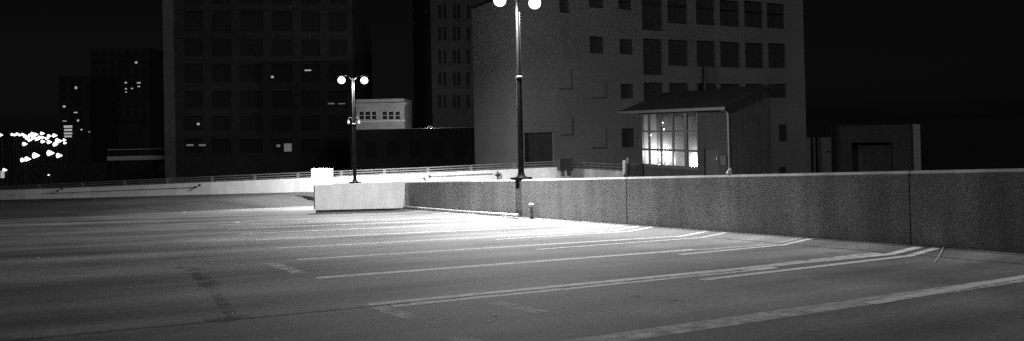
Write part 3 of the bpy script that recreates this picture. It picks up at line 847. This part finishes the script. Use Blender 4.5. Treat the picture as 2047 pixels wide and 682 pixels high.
lamp_mesh = {}


def street_lamp(px, py, s, label, group):
    dpt = 230 - (py - 262) * 1.6
    p = at(px, py, dpt); L_ = s * dpt / F
    o = bpy.data.objects.new('street_lamp', None); COL.objects.link(o); o.location = (p.x, p.y, 0); o['_o'] = (p.x, p.y, 0.0)
    tag(o, label, 'street lamp', group)
    mb = MB(); mb.lathe(p - RT * (L_ * .5), [(L_ * .46, 0), (L_ * .48, L_ * .03), (L_ * .25, L_ * .5), (L_ * .015, L_)], 10, RT); mb.build('lamp_head', M['street'], o)
    mb = MB(); mb.tube([(p.x, p.y + .35, 0), (p.x, p.y + .35, p.z)], .08, 6); mb.build('pole', M['iron'], o)


for x, y, s in ((3, 270, 6), (26, 269, 5.5), (31, 270, 5), (36, 268, 5.5), (41, 270, 5), (47, 269, 6), (52, 272, 7), (56, 276, 7), (61, 280, 7), (62, 271, 7), (66, 267, 6), (69, 275, 8), (73, 269, 7), (76, 278, 8), (81, 275, 7), (86, 267, 7), (87, 283, 7), (87, 275, 5), (95, 277, 6), (100, 272, 7), (100, 284, 8), (111, 271, 8), (112, 289, 8), (119, 282, 11), (130, 280, 5.5), (131, 286, 5), (51, 288, 8)):
    street_lamp(x, y, s, 'white street lamp in the dense far cluster of lights below the black tower', 'street lamps in the far cluster')
for (x, y, s), lb in zip(((48, 320, 9), (57, 318, 10), (74, 311, 12), (103, 306, 12), (120, 311, 10), (11, 340, 7), (98, 350, 3)),
                         ('leftmost bright street lamp of the lower row', 'second street lamp of the lower row, touching the leftmost', 'large middle street lamp of the lower row', 'highest large street lamp of the lower row', 'rightmost street lamp of the lower row', 'street lamp at the very left edge above the parapet', 'tiny street lamp alone in the dark just above the parapet')):
    street_lamp(x, y, s, lb, 'street lamps in the lower row')
q = at(4, 349, 100); mb = MB(); mb.box(q - RT * .22 - ZZ * .5, RT * .44, V((0, .2, 0)), ZZ * 1.0); o = empty('lit_kiosk', V((q.x, q.y, 0))); tag(o, 'narrow upright lit panel at the very left edge', 'light panel'); mb.build('panel', M['lit'], o)
mb = MB(); mb.tube([(q.x, q.y + .1, 0), (q.x, q.y + .1, q.z - .5)], .12, 8); mb.build('post', M['iron'], o)

# ------------------------------------------------------------------ small things on the deck
# white pipe lying against the wall foot
a = ground(832, 413, .17); pts = [(a[0] - .1, a[1]), ground(880, 417, .12), ground(940, 423.5, .12), ground(1000, 429, .13), ground(1036, 432, .15)]
pts = [(min(x, WX - .09), y) for x, y in pts]
mb = MB(); mb.tube([D(x, y, WB + z) for (x, y), z in zip(pts, (.10, .07, .05, .06, .08))], .055, 10); tag(mb.build('pipe', M['plastic'], smooth=True), 'long white plastic pipe lying along the foot of the wall', 'pipe')
# capped standpipe
q = ground(1063, 436, .09); q = (min(q[0], WX - .16), q[1]); sp = empty('standpipe', D(q[0], q[1], WB)); tag(sp, 'short capped standpipe rising from the deck just right of the near lamp post', 'pipe')
mb = MB(); mb.tube([D(*q, WB - .05), D(*q, WB + .42)], .06, 12); mb.build('pipe', M['rail'], sp, smooth=True)
mb = MB(); mb.lathe(D(*q, WB + .40), [(.085, 0), (.095, .03), (.095, .09), (.05, .12)], 12); mb.build('cap', M['plastic'], sp, smooth=True)


def scrap(px, py, s, label, flat=.4, mat='paper', name='paper_scrap', grp='litter scraps on the deck'):
    x, y = ground(px, py); p = D(x, y, .012); mb = MB(); r = random.Random(px)
    n = 9; ring = []
    for j in range(n):
        an = 2 * math.pi * j / n; rr_ = s * r.uniform(.6, 1.15); ring.append(p + GX * (rr_ * math.cos(an)) + GY * (rr_ * math.sin(an)) + ZZ * (r.uniform(0, .5) * s * flat))
    c1 = p + ZZ * (s * flat * .8) + GX * (r.uniform(-.3, .3) * s); c2 = p + ZZ * .002
    for j in range(n):
        mb.face([ring[j], ring[(j + 1) % n], c1]); mb.face([ring[(j + 1) % n], ring[j], c2])
    tag(mb.build(name, M[mat]), label, 'litter', grp)


scrap(369, 425, .10, 'crumpled white paper lying far out on the dim left deck', .3)
scrap(473, 446, .13, 'flat white scrap nearer than the crumpled paper on the left deck', .25)
scrap(75, 517, .05, 'tiny white crumb alone on the dark left deck', .3)
scrap(990, 631, .025, 'tiny white chip on the near deck below the doubled bay line', .3)
scrap(463, 629, .028, 'white chip at the elbow of the dark oil stain', .3)
scrap(977, 622 + 22, .018, 'smallest chip near the bottom edge below the doubled line', .3)
scrap(550, 680, .02, 'chip at the very bottom edge of the deck', .3)
scrap(1777, 503, .045, 'white pebble of rubbish beside the newest line near the right wall', .3)
scrap(1508, 608, .016, 'faint crumb in the bay between the two right-hand lines', .3)
# string
pts = [ground(*p) for p in ((1866, 526), (1874, 518), (1884, 508), (1892, 499), (1900, 493.5), (1906, 494), (1912, 495))]
mb = MB()
for (x0, y0), (x1, y1) in zip(pts[:-1], pts[1:]):
    def sz(x): return .010 + max(0, x - KX) * .092
    mb.face([D(x0 - .012, y0, sz(x0 - .012)), D(x1 - .012, y1, sz(x1 - .012)), D(x1 + .012, y1, sz(x1 + .012)), D(x0 + .012, y0, sz(x0 + .012))])
tag(mb.build('string', M['paper']), 'thin pale string curling on the deck near the right wall', 'string')
# cup on the wall top, built in place of a far light
q = D(WX + .1, wall_y(1459), WT); 
for _ in range(0): pass
mb = MB(); mb.lathe(q + ZZ * .004, [(.012, .0), (.07, .01), (.05, .09), (.015, .17)], 9, (ZZ + GX * .35).normalized()); tag(mb.build('far_light_wedge', M['paper']), 'small white cup left on top of the long wall', 'wedge')

# ------------------------------------------------------------------ night sky
w = bpy.data.worlds.new('World'); S.world = w; w.use_nodes = True; nt = w.node_tree
bg = nt.nodes['Background']; sky = nt.nodes.new('ShaderNodeTexSky'); sky.sky_type = 'NISHITA'; sky.sun_disc = False
sky.sun_elevation = math.radians(40); sky.sun_rotation = math.radians(160)
bw_ = nt.nodes.new('ShaderNodeRGBToBW'); nt.links.new(sky.outputs[0], bw_.inputs[0]); nt.links.new(bw_.outputs[0], bg.inputs['Color'])
bg.inputs['Strength'].default_value = .0006

sl_ = bpy.data.lights.new('city_glow_fill', 'SUN'); sl_.energy = .28; sl_.angle = math.radians(15)  # added fill lamp, stands in for city glow on the far facades
so = bpy.data.objects.new('city_glow_fill', sl_); COL.objects.link(so); so.location = (0, -30, 60)
so.rotation_euler = (GY - GX * .02 - ZZ * .28).to_track_quat('-Z', 'Y').to_euler()

# ------------------------------------------------------------------ camera
cam = bpy.data.cameras.new('Camera'); co = bpy.data.objects.new('Camera', cam); COL.objects.link(co)
co.matrix_world = Matrix(((RT.x, UP.x, -fw.x, CAM.x), (RT.y, UP.y, -fw.y, CAM.y), (RT.z, UP.z, -fw.z, CAM.z), (0, 0, 0, 1)))
cam.sensor_fit = 'HORIZONTAL'; cam.sensor_width = 36; cam.lens = F / WPX * 36
cam.shift_x = 0; cam.shift_y = -(341 - PY) / WPX
cam.clip_start = .05; cam.clip_end = 6000
S.camera = co
for o in list(bpy.data.objects):
    if '_o' in o: del o['_o']
S.view_settings.view_transform = 'Standard'; S.view_settings.look = 'None'; S.view_settings.exposure = 0; S.view_settings.gamma = 1
S.render.engine = 'CYCLES'
S.cycles.use_denoising = False
S.cycles.use_light_tree = True
S.cycles.max_bounces = 5; S.cycles.sample_clamp_indirect = 2.0
S.cycles.caustics_reflective = False; S.cycles.caustics_refractive = False
